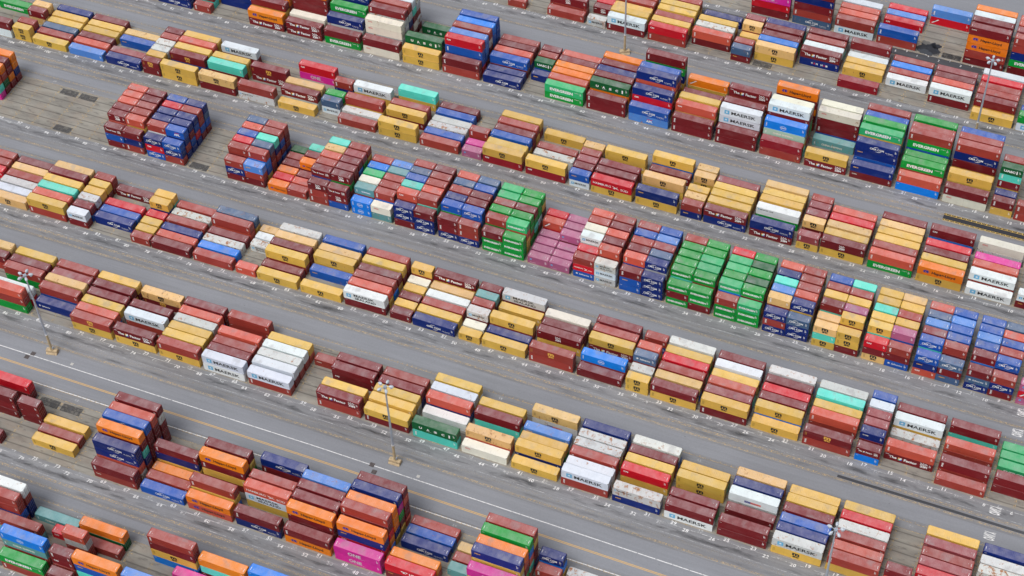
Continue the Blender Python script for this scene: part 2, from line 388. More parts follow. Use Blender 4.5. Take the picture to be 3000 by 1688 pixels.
# ------------------------------------------------------------------ shipping containers
WD = 2.438
def corrugate(mb, x0, x1, z0, z1, y, depth, side, pitch=.278, m=0):
    """trapezoid corrugation of a wall panel facing -y (side=-1) or +y (side=1)"""
    k = max(1, round((x1 - x0) / pitch)); p = (x1 - x0) / k; pr = []
    for i in range(k):
        a = x0 + i * p; pr += [(a, 0), (a + p * .26, 0), (a + p * .5, depth), (a + p * .76, depth)]
    pr.append((x1, 0)); n = len(mb.v)
    for x, d in pr:
        yy = y - side * d; mb.v += [(x, yy, z0), (x, yy, z1)]
    for i in range(len(pr) - 1):
        a = n + 2 * i; q = (a, a + 2, a + 3, a + 1); mb.f.append(q if side < 0 else tuple(reversed(q))); mb.m.append(m)
def parts(L, H):
    """meshes of one container with its low left front corner at the origin; doors on the +x end"""
    walls = MB(); corrugate(walls, .14, L - .14, .16, H - .09, .012, .036, -1); corrugate(walls, .14, L - .14, .16, H - .09, WD - .012, .036, 1)
    k = 8; p = (WD - .28) / k; n = len(walls.v); pr = []
    for i in range(k):
        a = .14 + i * p; pr += [(a, 0), (a + p * .26, 0), (a + p * .5, .045), (a + p * .76, .045)]
    pr.append((WD - .14, 0))
    for y, d in pr: walls.v += [(.02 + d, y, .16), (.02 + d, y, H - .09)]
    for i in range(len(pr) - 1):
        a = n + 2 * i; walls.f.append((a + 1, a + 3, a + 2, a)); walls.m.append(0)
    walls.quad((.02, .02, .16), (.02, WD - .02, .16), (L - .02, WD - .02, .16), (L - .02, .02, .16))
    roof = MB(); k = round((L - .3) / .42); p = (L - .3) / k; n = 0; pr = [(.15, 0)]
    for i in range(k):
        a = .15 + i * p; pr += [(a + p * .18, 0), (a + p * .34, .022), (a + p * .66, .022), (a + p * .82, 0)]
    pr.append((L - .15, 0))
    for x, d in pr: roof.v += [(x, .06, H - .045 + d), (x, WD - .06, H - .045 + d)]
    for i in range(len(pr) - 1):
        a = 2 * i; roof.f.append((a, a + 2, a + 3, a + 1)); roof.m.append(0)
    fr = MB()
    for y0, y1 in ((0, .06), (WD - .06, WD)):
        fr.box(.16, L - .16, y0, y1, H - .09, H - .03); fr.box(.16, L - .16, y0, y1, .02, .16)
    for x0, x1 in ((0, .15), (L - .15, L)):
        fr.box(x0 + .006, x1 - .006, .16, WD - .16, H - .12, H - .025); fr.box(x0 + .006, x1 - .006, .16, WD - .16, .03, .17)
        for y0, y1 in ((.004, .15), (WD - .15, WD - .004)): fr.box(x0 + .004, x1 - .004, y0, y1, .118, H - .118, 0, 'tb')
        for y0, y1 in ((-.002, .162), (WD - .162, WD + .002)):
            for z0, z1 in ((0, .118), (H - .118, H)): fr.box(x0 - (.004 if x0 else .004), x1 + .004, y0, y1, z0, z1, 1)
    dr = MB()
    for y0, y1 in ((.16, WD / 2 - .012), (WD / 2 + .012, WD - .16)):
        dr.box(L - .10, L - .055, y0, y1, .18, H - .13)
        for z in (.35, .35 + (H - .9) / 3, .35 + 2 * (H - .9) / 3): dr.box(L - .055, L - .035, y0 + .07, y1 - .07, z, z + (H - .9) / 3 - .14, 0, 'l')
        for y in (y0 + .24, y1 - .24):
            dr.tube([(L - .012, y, .2), (L - .012, y, H - .16)], .024, 6, 1)
            for z in (.75, .95, H - .5): dr.box(L - .035, L + .004, y - .07, y + .07, z, z + .05, 1)
    return walls, roof, fr, dr
KIND = {('L', 'h'): parts(12.192, 2.896), ('L', 's'): parts(12.192, 2.591), ('S', 's'): parts(6.058, 2.591)}
MESH = {}
for k, (w, r_, f, d) in KIND.items():
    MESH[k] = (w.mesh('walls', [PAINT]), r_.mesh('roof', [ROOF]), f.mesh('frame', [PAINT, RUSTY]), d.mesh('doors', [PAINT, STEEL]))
def lin(c): return tuple(((x / 255 + .055) / 1.055) ** 2.4 if x > 10 else x / 255 / 12.92 for x in c)
# colour of each kind of paint (as measured on shaded sides), how much rust, words for labels
COL = {
 'Y': ((200, 162, 72), .10, 'yellow'), 'y': ((204, 166, 106), .34, 'pale tan-yellow'), 'B': ((108, 24, 30), .05, 'dark maroon'),
 'b': ((142, 52, 44), .12, 'brick red'), 'r': ((182, 76, 58), .22, 'faded salmon'), 'p': ((132, 58, 62), .22, 'dusty pink-brown'),
 'R': ((186, 16, 34), .10, 'bright red'), 'O': ((240, 116, 18), .08, 'orange'), 'N': ((6, 34, 104), .04, 'navy blue'),
 'U': ((18, 76, 158), .16, 'mid blue'), 'L': ((74, 124, 194), .34, 'faded light blue'), 'K': ((2, 112, 204), .06, 'bright cyan-blue'),
 'W': ((200, 209, 218), .18, 'white'), 'w': ((184, 187, 186), .50, 'rusty grey-white'), 'C': ((208, 204, 188), .16, 'cream'),
 'G': ((2, 136, 50), .06, 'green'), 'g': ((10, 84, 44), .14, 'dark green'), 'E': ((38, 160, 98), .20, 'pale mint green'),
 'T': ((80, 196, 178), .16, 'turquoise'), 't': ((88, 140, 142), .30, 'grey-teal'), 'P': ((194, 34, 136), .04, 'magenta'),
 'D': ((132, 22, 34), .08, 'deep red'), 'e': ((158, 188, 172), .20, 'pale grey-green'),
 'V': ((158, 84, 120), .16, 'mauve'), 'S': ((62, 88, 122), .30, 'slate blue')}
GAIN = 1.22
def colour(c, key):
    q = random.Random(zlib.crc32(repr(key).encode())); rgb, rust, _ = COL[c]
    v = q.uniform(.88, 1.12); r, g, b = [min(.82, x * GAIN * v * q.uniform(.97, 1.03)) for x in lin(rgb)]
    return (r, g, b, max(0, rust + q.uniform(-.12, .16)))
# lettering; x runs along the container, z up, all a few mm proud of the wall
def letter_mesh(code, L, H, dark):
    mb = MB(); yy = -.002; big = L > 10
    mats = [WHITE, BLACK, RED, GOLD, BLUEL, SKY, GREY, PINK, CREAMW] + ICON
    def T(s, x, z, h, m=0, w=1.0, **k):
        put(mb, s, lambda a, b: (x + a * h * w / .72, yy, z + b * h / .72), m, **k)
    def F(s, x0, x1, z0, z1, m=0, off=.022, **k):      # text stretched to fill a rectangle
        v, _ = glyphs(s, font_off=off, **k); ax = min(q[0] for q in v); bx = max(q[0] for q in v); az = min(q[1] for q in v); bz = max(q[1] for q in v)
        put(mb, s, lambda a, b: (x0 + (a - ax) / (bx - ax) * (x1 - x0), yy, z0 + (b - az) / (bz - az) * (z1 - z0)), m, font_off=off, **k)
    def rect(x, z, w, h, m=0, dy=0): mb.quad((x, yy - dy, z), (x + w, yy - dy, z), (x + w, yy - dy, z + h), (x, yy - dy, z + h), m)
    def poly(pts, m=0, dy=0):
        n = len(mb.v); mb.v += [(x, yy - dy, z) for x, z in pts]; mb.f.append(tuple(n + i for i in range(len(pts)))); mb.m.append(m)
    def star(x, z, s):
        rect(x, z, s, s, 5); c = (x + s / 2, z + s / 2)
        poly([(c[0] + s * (.34 if i % 2 == 0 else .11) * math.sin(math.pi * i / 7), c[1] + s * (.34 if i % 2 == 0 else .11) * math.cos(math.pi * i / 7)) for i in range(14)], 0, .002)
    def arc(cx, cz, rx, rz, a0, a1, th, m=0, k=12):
        for i in range(k):
            t0 = R(a0 + (a1 - a0) * i / k); t1 = R(a0 + (a1 - a0) * (i + 1) / k); u0 = th * math.sin(math.pi * i / k); u1 = th * math.sin(math.pi * (i + 1) / k)
            mb.quad((cx + rx * math.cos(t0), yy, cz + rz * math.sin(t0)), (cx + (rx + u0) * math.cos(t0), yy, cz + (rz + u0) * math.sin(t0)),
                    (cx + (rx + u1) * math.cos(t1), yy, cz + (rz + u1) * math.sin(t1)), (cx + rx * math.cos(t1), yy, cz + rz * math.sin(t1)), m)
    def dots(x, z, s):
        for i in range(6):
            for j in range(3):
                if (i + j) % 2 == 0: rect(x + i * s, z + j * s, s * .95, s * .95)
    def marks(m=0):                                # the small number lines by the door end
        for i in range(3): rect(L - .95 + i * .16, H - 1.5, .07, 1.0 - .2 * i, m)
        rect(L - .7, .5, .12, .12, 3)
    if code == 'm':
        m = 3 if dark else 1; x = L * .43 if big else L * .36; F('m', x, x + 1.75, 1.32, 2.35, m, .05); F('sc', x + .15, x + 1.65, .55, 1.2, m, .045)
        for q in (0, 1): rect(.55 + q * .28, .9, .06, 1.25, m)
    elif code == 'M':
        if big: star(1.35, .7, 1.45); F('MAERSK', 3.4, 10.7, .85, 2.0, 1)
        else: star(.55, .85, .85); F('MAERSK', 1.65, 5.3, 1.0, 1.75, 1)
    elif code == 'X':
        if big: star(.9, .8, 1.35); F('MAERSK', 3.1, 9.2, 1.55, 2.45, 1); F('SEALAND', 3.3, 9.6, .45, 1.3, 1)
        else: star(.5, 1.0, .7); F('MAERSK', 1.6, 4.6, 1.4, 2.0, 1); F('SEALAND', 1.6, 5.2, .65, 1.2, 1)
    elif code == 'l': star(.5, 1.75, .45); F('MAERSK LINE', 1.15, 4.9, 1.75, 2.15, 1)
    elif code == 'c':
        x = L * .34 if big else .8; q = 1.0 if big else .92
        F('CMA CGM', x, x + 4.0 * q, 1.05, 1.78, 0, .03); arc(x + 2.1 * q, 1.42, 1.35 * q, .75 * q, 70, 150, .17); arc(x + 2.1 * q, 1.42, 1.35 * q, .80 * q, 250, 335, .17)
        if big: T('SEA PRIORITY', 8.6, .9, .22, 0, 1.2, font_off=.02); T('forward looking', 9.0, .55, .18, 0, 1.2)
        else: T('forward', .45, .75, .16, 0, 1.1)
        marks()
    elif code == 'z':
        q = 1 if big else .5; z = 1.0 if big else 1.2
        F('The', 1.3 * q, 3.2 * q, z, z + .95 * q, 0, .04); x = 3.55 * q
        for i, (a, b_, mm) in enumerate(((0, 0, 10), (.45, 0, 11), (0, .5, 9), (.45, .5, 0), (.2, .25, 0))): rect(x + a * q, z - .15 * q + b_ * q, .5 * q, .55 * q, mm, .001 * i)
        F('Factor', 5.0 * q, 8.3 * q, z, z + .95 * q, 0, .04); F('ZIM', 9.0 * q, 10.9 * q, z - .3 * q, z + .5 * q, 0, .05); dots(9.05 * q, z + .62 * q, .3 * q)
        rect(.35, H - .7, .9 * q, .12); marks()
    elif code == 'Z':
        x = L * .42 if big else L * .4; F('ZIM', x, x + 1.6, .7, 1.45, 0, .05); dots(x + .05, 1.58, .25); rect(.35, H - .75, .7, .13); marks()
    elif code == 'e':
        if big: F('EVERGREEN', 1.7, 9.0, .85, 1.95, 0, .045); F('evergreen', 9.5, 10.9, 1.95, 2.15)
        else: F('EVERGREEN', .5, 4.9, .9, 1.6, 0, .045)
        marks()
    elif code == 'h':
        q = 1 if big else .55; x, z = 1.5 * q, .95
        poly([(x, z + .45 * q), (x + .45 * q, z), (x + .85 * q, z), (x + .6 * q, z + .45 * q), (x + .95 * q, z + 1.0 * q), (x + .5 * q, z + 1.0 * q)], 4)
        poly([(x + .75 * q, z + .5 * q), (x + 1.1 * q, z), (x + 1.75 * q, z + .1 * q), (x + 1.35 * q, z + .4 * q), (x + 1.9 * q, z + .6 * q), (x + 1.35 * q, z + .7 * q), (x + 1.65 * q, z + 1.0 * q), (x + 1.05 * q, z + 1.0 * q)], 4)
        F('Hapag-Lloyd', 3.9 * q, 10.2 * q, z - .2 * q, z + 1.0 * q, 1, .03)
    elif code == 'o': F('OOCL', 1.0, 2.5, H - 1.1, H - .62, 2, .04)
    elif code == 'u':
        if big:
            for i, ch in enumerate('UASC'): F(ch, 1.9 + i * 2.05, 2.75 + i * 2.05, .95, 1.8, 0, .05)
            rect(10.0, .75, .42, 1.25); T('United Arab', 3.9, .62, .2)
        else: F('UASC', .9, 4.1, .95, 1.8, 0, .045); rect(4.35, .8, .34, 1.2)
        marks()
    elif code == 'a': F('CAI', .7, 1.95, H - 1.15, H - .6, 0, .05); marks()
    elif code == 'v':
        put(mb, 'DNHK', lambda a, b: (1.05 - b * .62, yy, .75 + a * .52), 0, font_off=.04); marks()
    elif code == 'H':
        if big: F('HAMBURG', .65, 6.0, .95, 1.75, 0, .012); F('S\u00dcD', 8.9, 11.2, .7, 1.65, 0, .012); x = 6.3
        else: F('HAMBURG', .4, 3.0, 1.1, 1.55, 0, .015); F('S\u00dcD', 4.5, 5.5, .9, 1.45, 0, .015); x = 3.15
        q = 1 if big else .55; poly([(x, 1.75), (x + .5 * q, 1.7), (x + 2.3 * q, .75), (x + 1.2 * q, 1.05)]); poly([(x + .3 * q, .85), (x + .8 * q, .8), (x + 1.9 * q, 1.7), (x + 1.3 * q, 1.45)])
    elif code == 'A': F('APL', L * .45, L * .45 + 2.0, .8, 1.6, 0, .045); rect(L * .45 + .3, 1.8, 1.6, .18, 2)
    elif code == 'n':
        x = 3.7 if big else 1.2; F('ONE', x, x + 3.4, .85, 2.05, 6, .035); T('OCEAN NETWORK EXPRESS', x + .1, .5, .2, 6, 1.2); marks()
    elif code == 's':
        if big: F('CHINA SHIPPING', 2.8, 8.9, .95, 1.65, 8, .035)
        else: F('SHIPPING', 2.2, 4.9, .95, 1.5, 0, .035)
        put(mb, 'LINE', lambda a, b: (.9 - b * .5, yy, .8 + a * .45), 0, font_off=.03)
    elif code == 'k': F('"K" LINE', 4.2, 8.8, .9, 1.8, 0, .045)
    elif code == 'x':
        cx = L * .46; arc(cx, 1.3, .95, .62, 0, 180, .10, 0, 16); arc(cx, 1.3, .95, .62, 180, 360, .10, 0, 16); F('COSCO', cx - .85, cx + .85, 1.08, 1.52, 0, .045)
        put(mb, 'COSCO', lambda a, b: (.8 - b * .45, yy, .7 + a * .42), 0, font_off=.03); marks()
    elif code == 'q': F('seaco', .8, 2.3, H - 1.1, H - .75, 3, .04); marks()
    elif code == 'f': F('FLORENS', .7, 2.1, H - 1.1, H - .75, 8, .04); marks()
    elif code == 'P': rect(L * .33, .75, 1.5, .72, 4); T('P&O', L * .33 + .1, .92, .42, 0, 1.0, font_off=.04); rect(L * .33 + 1.5, .75, 2.6, .72, 7); T('Nedlloyd', L * .33 + 1.62, .92, .38, 4, .95, font_off=.02)
    elif code == 'w':
        for i, ch in enumerate('WAN HAI'): (F(ch, 3.6 + i * .75, 4.2 + i * .75, .95, 1.65, 2 if ch == 'A' else 0, .035) if ch != ' ' else None)
        marks()
    elif code == 'd':
        q = 1 if big else .8; poly([(.5, .6), (.95, .55), (.5 + 2.3 * q, 2.05), (.05 + 2.3 * q, 2.1)])
        put(mb, 'TEX', lambda a, b: (1.15 * q + a * .42 - b * .25, yy - .002, .95 + a * .36 + b * .35), 1, font_off=.03); marks()
    elif code == 'j':
        x = .7; poly([(x + .45 * (1 if i % 2 == 0 else .4) * math.sin(math.pi * i / 5) + .4, 1.4 + .45 * (1 if i % 2 == 0 else .4) * math.cos(math.pi * i / 5)) for i in range(10)]); F('Safmarine', x + 1.05, x + (3.6 if big else 3.9), 1.1, 1.7, 0, .012, shear=.25); marks()
    elif code == 'b': rect(.7, H - 1.25, .55, .55, 5); rect(.8, H - 1.05, .35, .10, 4, .001); rect(.7, .45, 1.7, .06); marks()
    elif code == 'y': F('Touax', .7, 2.0, H - 1.0, H - .65, 3, .045); marks()
    elif code == '.': rect(.35, H - .62, .55, .09); marks()
    return mb.mesh('lettering', mats)
LET = {}
def lettering(code, kind, dark):
    k = (code, kind, dark if code == 'm' else 0)
    if k not in LET:
        L, H = (12.192 if kind[0] == 'L' else 6.058), (2.896 if kind[1] == 'h' else 2.591)
        LET[k] = letter_mesh(code, L, H, dark)
    return LET[k]
def roof_marks(L, H):
    mb = MB(); z = H - .018
    for x in (.42, L - .58): mb.quad((x, .6, z), (x + .09, .6, z), (x + .09, 1.45, z), (x, 1.45, z))
    mb.quad((1.1, .95, z), (1.2, .95, z), (1.2, 1.05, z), (1.1, 1.05, z), 0); mb.quad((L - 1.28, 1.2, z), (L - 1.18, 1.2, z), (L - 1.18, 1.3, z), (L - 1.28, 1.3, z), 0)
    return mb
RM = {k: roof_marks(12.192 if k[0] == 'L' else 6.058, 2.896 if k[1] == 'h' else 2.591) for k in KIND}
RMM = {k: v.mesh('roof_marks', [WHITE]) for k, v in RM.items()}
MARKW = {'m': 'black two-line letters', 'M': 'blue star and black letters', 'X': 'blue star and two lines of black letters', 'l': 'small black words', 'c': 'white letters between arcs', 'z': 'white words round a coloured icon',
 'Z': 'white letters under dots', 'e': 'wide white lettering', 'h': 'blue emblem and black name', 'o': 'small red letters', 'u': 'spaced white letters', 'a': 'small white letters', 'v': 'upright white letters',
 'H': 'white name across its side', 'A': 'white letters under red bar', 'n': 'large pale letters', 's': 'cream words', 'k': 'white letters', 'x': 'white oval emblem', 'q': 'small gold word', 'f': 'small pale word',
 'P': 'blue and pink name panel', 'w': 'white and red letters', 'd': 'white diagonal badge', 'j': 'white star and script', 'b': 'small blue emblem', 'y': 'small yellow word'}
ORD = ['', 'first', 'second', 'third', 'fourth', 'fifth', 'sixth', 'seventh', 'eighth', 'ninth']
TIER = {1: ['', 'single'], 2: ['', 'lower', 'upper'], 3: ['', 'bottom', 'middle', 'top'], 4: ['', 'bottom', 'second', 'third', 'top'], 5: ['', 'bottom', 'second', 'third', 'fourth', 'top']}
MARKCOL = set('BbrpRNULVSPOKG')
DATA = (
    "0,15,1,L,bv/b/N/Ge/B,0;0,15,2,L,p/U/B/b/B,0;0,15,3,L,r/U/b/N/N,0;0,15,4,L,r/b/Y/b/Y,0;0,19,1,L,Bf/Oh/Oh/b/Bf,16;0,19,2,L,B/K/r/r/Y,0;0,19,3,L,W/r/b/b/b,0;0,19,4,L,O/b/b/G"
    "/B,0;0,23,6,L,Lv/Rd,2;0,27,1,L,Uv/bv,2;0,27,4,L,Ra,1;0,27,5,L,L,0;0,27,6,L,R,0;0,31,1,L,bv/WM,2;0,31,2,L,r/T,0;0,31,3,L,r/T,0;0,31,4,L,WM/b,0;0,35,1,L,B/N/B/bv/Sc,0;0,39,"
    "1,L,R/Pn/R/B,0;1,13,1,L,G/WM,0;1,13,3,L,Uv,0;1,17,1,L,Ym,1;1,17,2,L,Ba/Y,2;1,17,3,L,b/b,0;1,17,4,L,b/Y,0;1,17,5,L,R/b,0;1,17,6,L,W/b,0;1,21,2,L,WM/Bv,2;1,21,3,L,r/Y,0;1,2"
    "1,4,L,B/K,0;1,21,5,L,p/K,0;1,25,3,L,WM,1;1,25,4,L,b,0;1,25,5,L,K,0;1,25,6,L,b,0;1,29,1,L,D,1;1,29,3,L,Ym,1;1,29,4,L,Y,0;1,29,5,L,W,0;1,29,6,L,B/w,2;1,33,3,L,Bz/Nw,2;1,33,"
    "4,L,W/b,0;1,33,5,L,b/T,0;1,33,6,L,B/w,0;1,37,2,L,ym/Ym,2;1,37,3,L,K/b,0;1,37,4,L,B/G,0;1,37,5,L,B/b,0;1,37,6,L,N/T,0;1,39,1,S,S/By,2;1,39,2,S,b/B,0;1,39,4,S,Y,0;1,39,5,S,"
    "ym/b,2;1,39,6,S,p/B,0;1,43,2,L,rv/Bv,2;1,43,3,L,w/B,0;1,43,4,L,Y/B,0;1,43,6,L,N,0;1,47,1,L,Ra/bv,2;1,47,2,L,Y/b,0;1,47,3,L,b/Y,0;1,47,4,L,Y/T,0;1,47,5,L,Y/N,0;1,47,6,L,b/"
    "Y,0;1,51,1,L,WM/Bv,2;1,51,2,L,Y/b,0;1,51,3,L,Y/b,0;1,51,4,L,b/Y,0;1,51,5,L,r/B,0;1,53,1,S,wM,1;1,53,3,S,BZ,1;1,53,4,S,R,0;1,57,1,L,bv,1;1,57,2,L,BZ/b,0;1,61,1,S,b,0;2,11,"
    "1,L,bv/bv,0;2,13,1,S,Bv/Y,2;2,13,2,S,N/B,2;2,13,3,S,gu/Tv/Bv/Y/r,24;2,13,4,S,b/b/w/b/b,0;2,17,1,L,Bv/Co,2;2,17,2,L,Ym/Y/B,4;2,17,4,L,bv/Nc/B/Y/b,16;2,17,5,L,b/B/T/K/r,0;2"
    ",17,6,L,U/Y/Y/Y/b,0;2,21,1,L,rv/K,2;2,21,2,L,Ge/b/w,4;2,21,3,L,G/Y/b,0;2,21,4,L,bv/Ge/U/Y/b,16;2,21,5,L,b/Y/W/U/b,0;2,21,6,L,G/K/w/T/U,0;2,25,1,L,Nq/Bf,2;2,25,2,L,Nc/Nq/U"
    "/T,8;2,25,3,L,Ee/Y/N/b/B,16;2,25,4,L,G/Y/G/K/B,0;2,25,5,L,U/K/K/G/w,0;2,25,6,L,b/b/B/W/T,0;2,29,1,L,Ym/Bz,2;2,29,4,L,ts,1;2,29,5,L,Co/B/Bv/U,8;2,29,6,L,C/B/K/B,0;2,33,1,L"
    ",D/b,2;2,33,2,L,Kx/es/Y/T,8;2,33,3,L,WM/B/B/b/b,16;2,33,4,L,C/b/G/G/r,0;2,33,6,L,Oh/B/O/B/b,16;2,37,1,L,Bv/Bv,2;2,37,2,L,WM/WM/b/T,8;2,37,3,L,B/Y/r/B,0;2,37,5,L,Bz/b/B/Y,"
    "8;2,41,1,L,Bv/Bv,2;2,41,2,L,ra/Y/N,4;2,41,3,L,Y/G/B,0;2,41,4,L,B/B/B,0;2,41,6,L,Od/Y/K,4;2,45,1,L,Uc/LA,2;2,45,2,L,Nc/Ra/Bv/Y,8;2,45,3,L,Nc/r/Y/r/Y,16;2,45,4,L,U/b/b/G/b,"
    "0;2,45,6,L,Bv/G/N/Y/b,16;2,49,1,L,Bv/Bv,2;2,49,2,L,gu/O/Y,4;2,49,3,L,B/w/U,0;2,49,4,L,N/G/B,0;2,49,5,L,B/T/r,0;2,49,6,L,O/r/Y,0;2,53,1,L,Ee/Ge,2;2,53,2,L,r/B,0;2,53,3,L,O"
    "/B,0;2,53,4,L,O/Y,0;2,53,5,L,B/T,0;2,53,6,L,r/b,0;2,55,3,S,Nq,1;2,55,4,S,gu/U,2;2,55,5,S,b/T,0;2,55,6,S,B/Y,0;2,59,1,L,Nc,1;2,59,2,L,Nq,0;2,59,3,L,Uc/B,2;2,59,4,L,r/U,0;2"
    ",59,5,L,B/N,0;2,59,6,L,b/w,0;2,63,1,L,Bv/bv,2;2,63,2,L,Ra/Uv/U/R,8;2,63,3,L,L/L/U/B,0;2,63,4,L,b/w/B/B,0;2,63,5,L,K/U/U/N,0;2,63,6,L,U/U/U/R,0;2,67,1,L,Ym/Ym,2;2,67,2,L,g"
    "u/B/N,4;2,67,6,L,gu,0;2,71,1,L,B/Co,2;2,71,2,L,Co/Co/w/Y,8;2,71,3,L,Bv/w/w/w/B,16;2,71,4,L,b/w/N/B/B,0;2,71,5,L,W/T/B/C/B,0;2,71,6,L,C/w/b/w/B,0;2,75,1,L,B/Ge,2;2,75,2,L,"
    "Nc/w/Y,4;2,75,3,L,Ge/B/Y/b,8;2,75,4,L,Nc/N/B/b/Y,0;2,75,5,L,b/B/N/B/b,0;2,75,6,L,B/B/N/B/b,0;2,79,1,L,Bz/Bz,2;2,79,2,L,C/Y,0;2,79,3,L,O/B/B/b/N,0;2,79,4,L,B/O/B/b/N,0;2,8"
    "3,1,L,Oh/Bz,2;2,83,2,L,B/Y/b,0;2,83,3,L,N/O/b/B,0;2,87,3,L,N/N,0;2,89,1,S,bv,1;2,89,2,S,B/T,0;2,89,3,S,B/Y,0;2,93,1,L,Nc/Nc,0;2,93,2,L,N/N,0;2,97,1,L,B,0;3,9,1,S,WM/By,0;"
    "3,13,1,L,WM,1;3,13,2,L,WM/b,2;3,13,3,L,r/b,0;3,13,4,L,P/B,0;3,13,6,L,Co/w,2;3,17,1,L,Oh/Ym,2;3,17,2,L,Y/b,0;3,17,3,L,B/B,0;3,17,4,L,R/N,0;3,17,6,L,Ba/K,2;3,21,1,L,rv/Ge,2"
    ";3,21,2,L,b/b,0;3,21,3,L,Y/b,0;3,21,4,L,Y/B,0;3,21,5,L,y/Y,0;3,21,6,L,B/B,0;3,25,1,L,BZ/Ym,2;3,25,2,L,Y/b,0;3,25,3,L,y/K,0;3,25,4,L,R/B,0;3,25,5,L,r/W,0;3,27,1,S,pv/Ym,2;"
    "3,27,3,S,ym/B,2;3,27,4,S,p/Y,2;3,27,5,S,p/B,2;3,27,6,S,b/b,2;3,31,1,L,Nc/Bz,2;3,31,3,L,Wl/G,2;3,31,4,L,Y/r,0;3,31,5,L,Y/b,0;3,31,6,L,y/Y,0;3,35,1,L,Bz/Nc,2;3,35,2,L,Y/Y,0"
    ";3,35,3,L,Y/b,0;3,35,4,L,Y/Y,0;3,35,5,L,p/B,0;3,37,1,S,b/Nq,2;3,37,2,S,y/w,2;3,37,3,S,Y/b,2;3,37,5,S,ym/Ym,2;3,37,6,S,y/B,2;3,41,1,L,Nq/Ym,2;3,41,3,L,ym/Ym,2;3,41,5,L,B,0"
    ";3,41,6,L,Ym/K,2;3,45,1,L,RH/Ym,2;3,45,2,L,B/Y,0;3,45,3,L,B/B,0;3,45,5,L,Ym/Y,2;3,47,1,S,Uq/WM,2;3,47,2,S,B/W,2;3,47,3,S,p/K,2;3,47,4,S,b/w,2;3,47,5,S,y/w,2;3,51,1,L,Ym/D"
    "a,2;3,51,3,L,w,0;3,51,4,L,b,0;3,51,6,L,Ym,1;3,55,1,L,Ym/Da,2;3,55,2,L,Y/N,0;3,55,3,L,U/Y,0;3,55,4,L,B/b,0;3,55,5,L,b/Y,0;3,55,6,L,Y/b,0;3,57,1,S,Vb,1;3,57,2,S,P,0;3,57,3,"
    "S,bv/b,2;3,61,1,L,bv,1;3,61,2,L,U,0;3,61,3,L,w,0;3,61,4,L,w,0;3,61,5,L,U,0;3,61,6,L,B,0;3,65,1,L,Ym/Ym,2;3,65,3,L,Ym/B,2;3,65,4,L,b/b,0;3,65,6,L,T/Y,2;3,69,1,L,bv,1;3,69,"
    "2,L,w,0;3,69,3,L,b/Y,2;3,69,5,L,WM/Ym,2;3,71,2,S,S/WM,2;3,71,3,S,G/Y,0;3,71,5,S,bv/N,2;3,75,1,L,Ym,1;3,75,2,L,Bz/w,2;3,75,3,L,y/Y,0;3,75,6,L,Ra/Pn,2;3,79,1,L,b/wl,2;3,79,"
    "4,L,Bm/Bz,2;3,83,1,L,ym/B,2;3,83,3,L,T/B,2;3,83,4,L,Y/Y,0;3,83,6,L,WM/B,2;3,87,1,L,Ym/Ym,2;3,87,3,L,Bm/U,2;3,87,4,L,Y/b,0;3,87,5,L,r/B,0;3,87,6,L,Y/Y,0;3,89,1,S,Bm/B,2;3,"
    "89,2,S,Y/b,0;3,89,3,S,w/Y,0;3,89,4,S,w/w,0;3,89,5,S,b/K,0;3,89,6,S,B/Y,0;3,93,1,L,Nc,1;3,93,2,L,p,0;3,93,4,L,Uq,0;3,93,5,L,y,0;3,97,1,L,L,1;3,97,2,L,r,0;3,97,3,L,B,0;3,97"
    ",4,L,Y,0;3,97,5,L,Y,0;3,97,6,L,B,0;3,101,1,L,Ym,1;3,101,2,L,b,0;3,101,3,L,S,0;3,101,4,L,Y,0;3,101,5,L,Y,0;3,101,6,L,N,0;3,103,1,S,Ym/Ym,2;3,103,2,S,b/U,2;3,103,4,S,Bv/y,2"
    ";3,103,5,S,y/b,0;3,107,1,L,B/W,0;3,107,5,L,Ge,0;4,7,1,S,Vb/Rd/Vb,0;4,9,1,S,bv/Nc/Bv,7;4,9,2,S,Uc/N/Y/W,8;4,9,3,S,b/w/b/T,8;4,9,4,S,U/K/T/K,8;4,9,5,S,r/K/Y/B,8;4,9,6,S,S/U"
    "/Y/b,0;4,11,1,S,Bv/Sj/Nc,7;4,11,2,S,Bv/K/W/w,8;4,11,3,S,Uc/N/B/B,8;4,11,4,S,L/B/b/b,8;4,11,5,S,Uc/K/b/Y,8;4,11,6,S,U/Y/B/w,8;4,13,1,S,Sc/Bv/Sq,7;4,13,2,S,b/B/b/B,8;4,13,3"
    ",S,Uc/Y/U/Y,8;4,13,4,S,U/b/b/B,8;4,13,5,S,Lc/w/N/b,8;4,13,6,S,U/B/b/U,8;4,15,1,S,Uc/Nq/ra,7;4,15,2,S,Uc/T/N/B,8;4,15,3,S,p/N/b/Y,8;4,15,4,S,L/Y/B/G,8;4,15,5,S,Sc/Y/b/Y,8;"
    "4,15,6,S,r/B/Y/T,8;4,17,1,S,bv/B/Uj,7;4,17,2,S,V/U/Y/N,8;4,17,3,S,Y/b/W/Y,8;4,17,4,S,b/U/Y/B,8;4,17,5,S,Y/Y/K/Y,8;4,17,6,S,y/K/U/G,8;4,19,1,S,Ra/B/ym,6;4,19,2,S,Ym/T/Y/Y,"
    "8;4,19,3,S,Y/G/K/b,8;4,19,4,S,T/B/B/K,8;4,19,5,S,Y/B/G/B,8;4,19,6,S,Y/Y/B/N,8;4,21,1,S,Ym/Ym/B,7;4,21,2,S,Ym/b/b/B,8;4,21,3,S,V/G/W/B,8;4,21,4,S,Y/B/b/W,8;4,21,5,S,b/B/Y/"
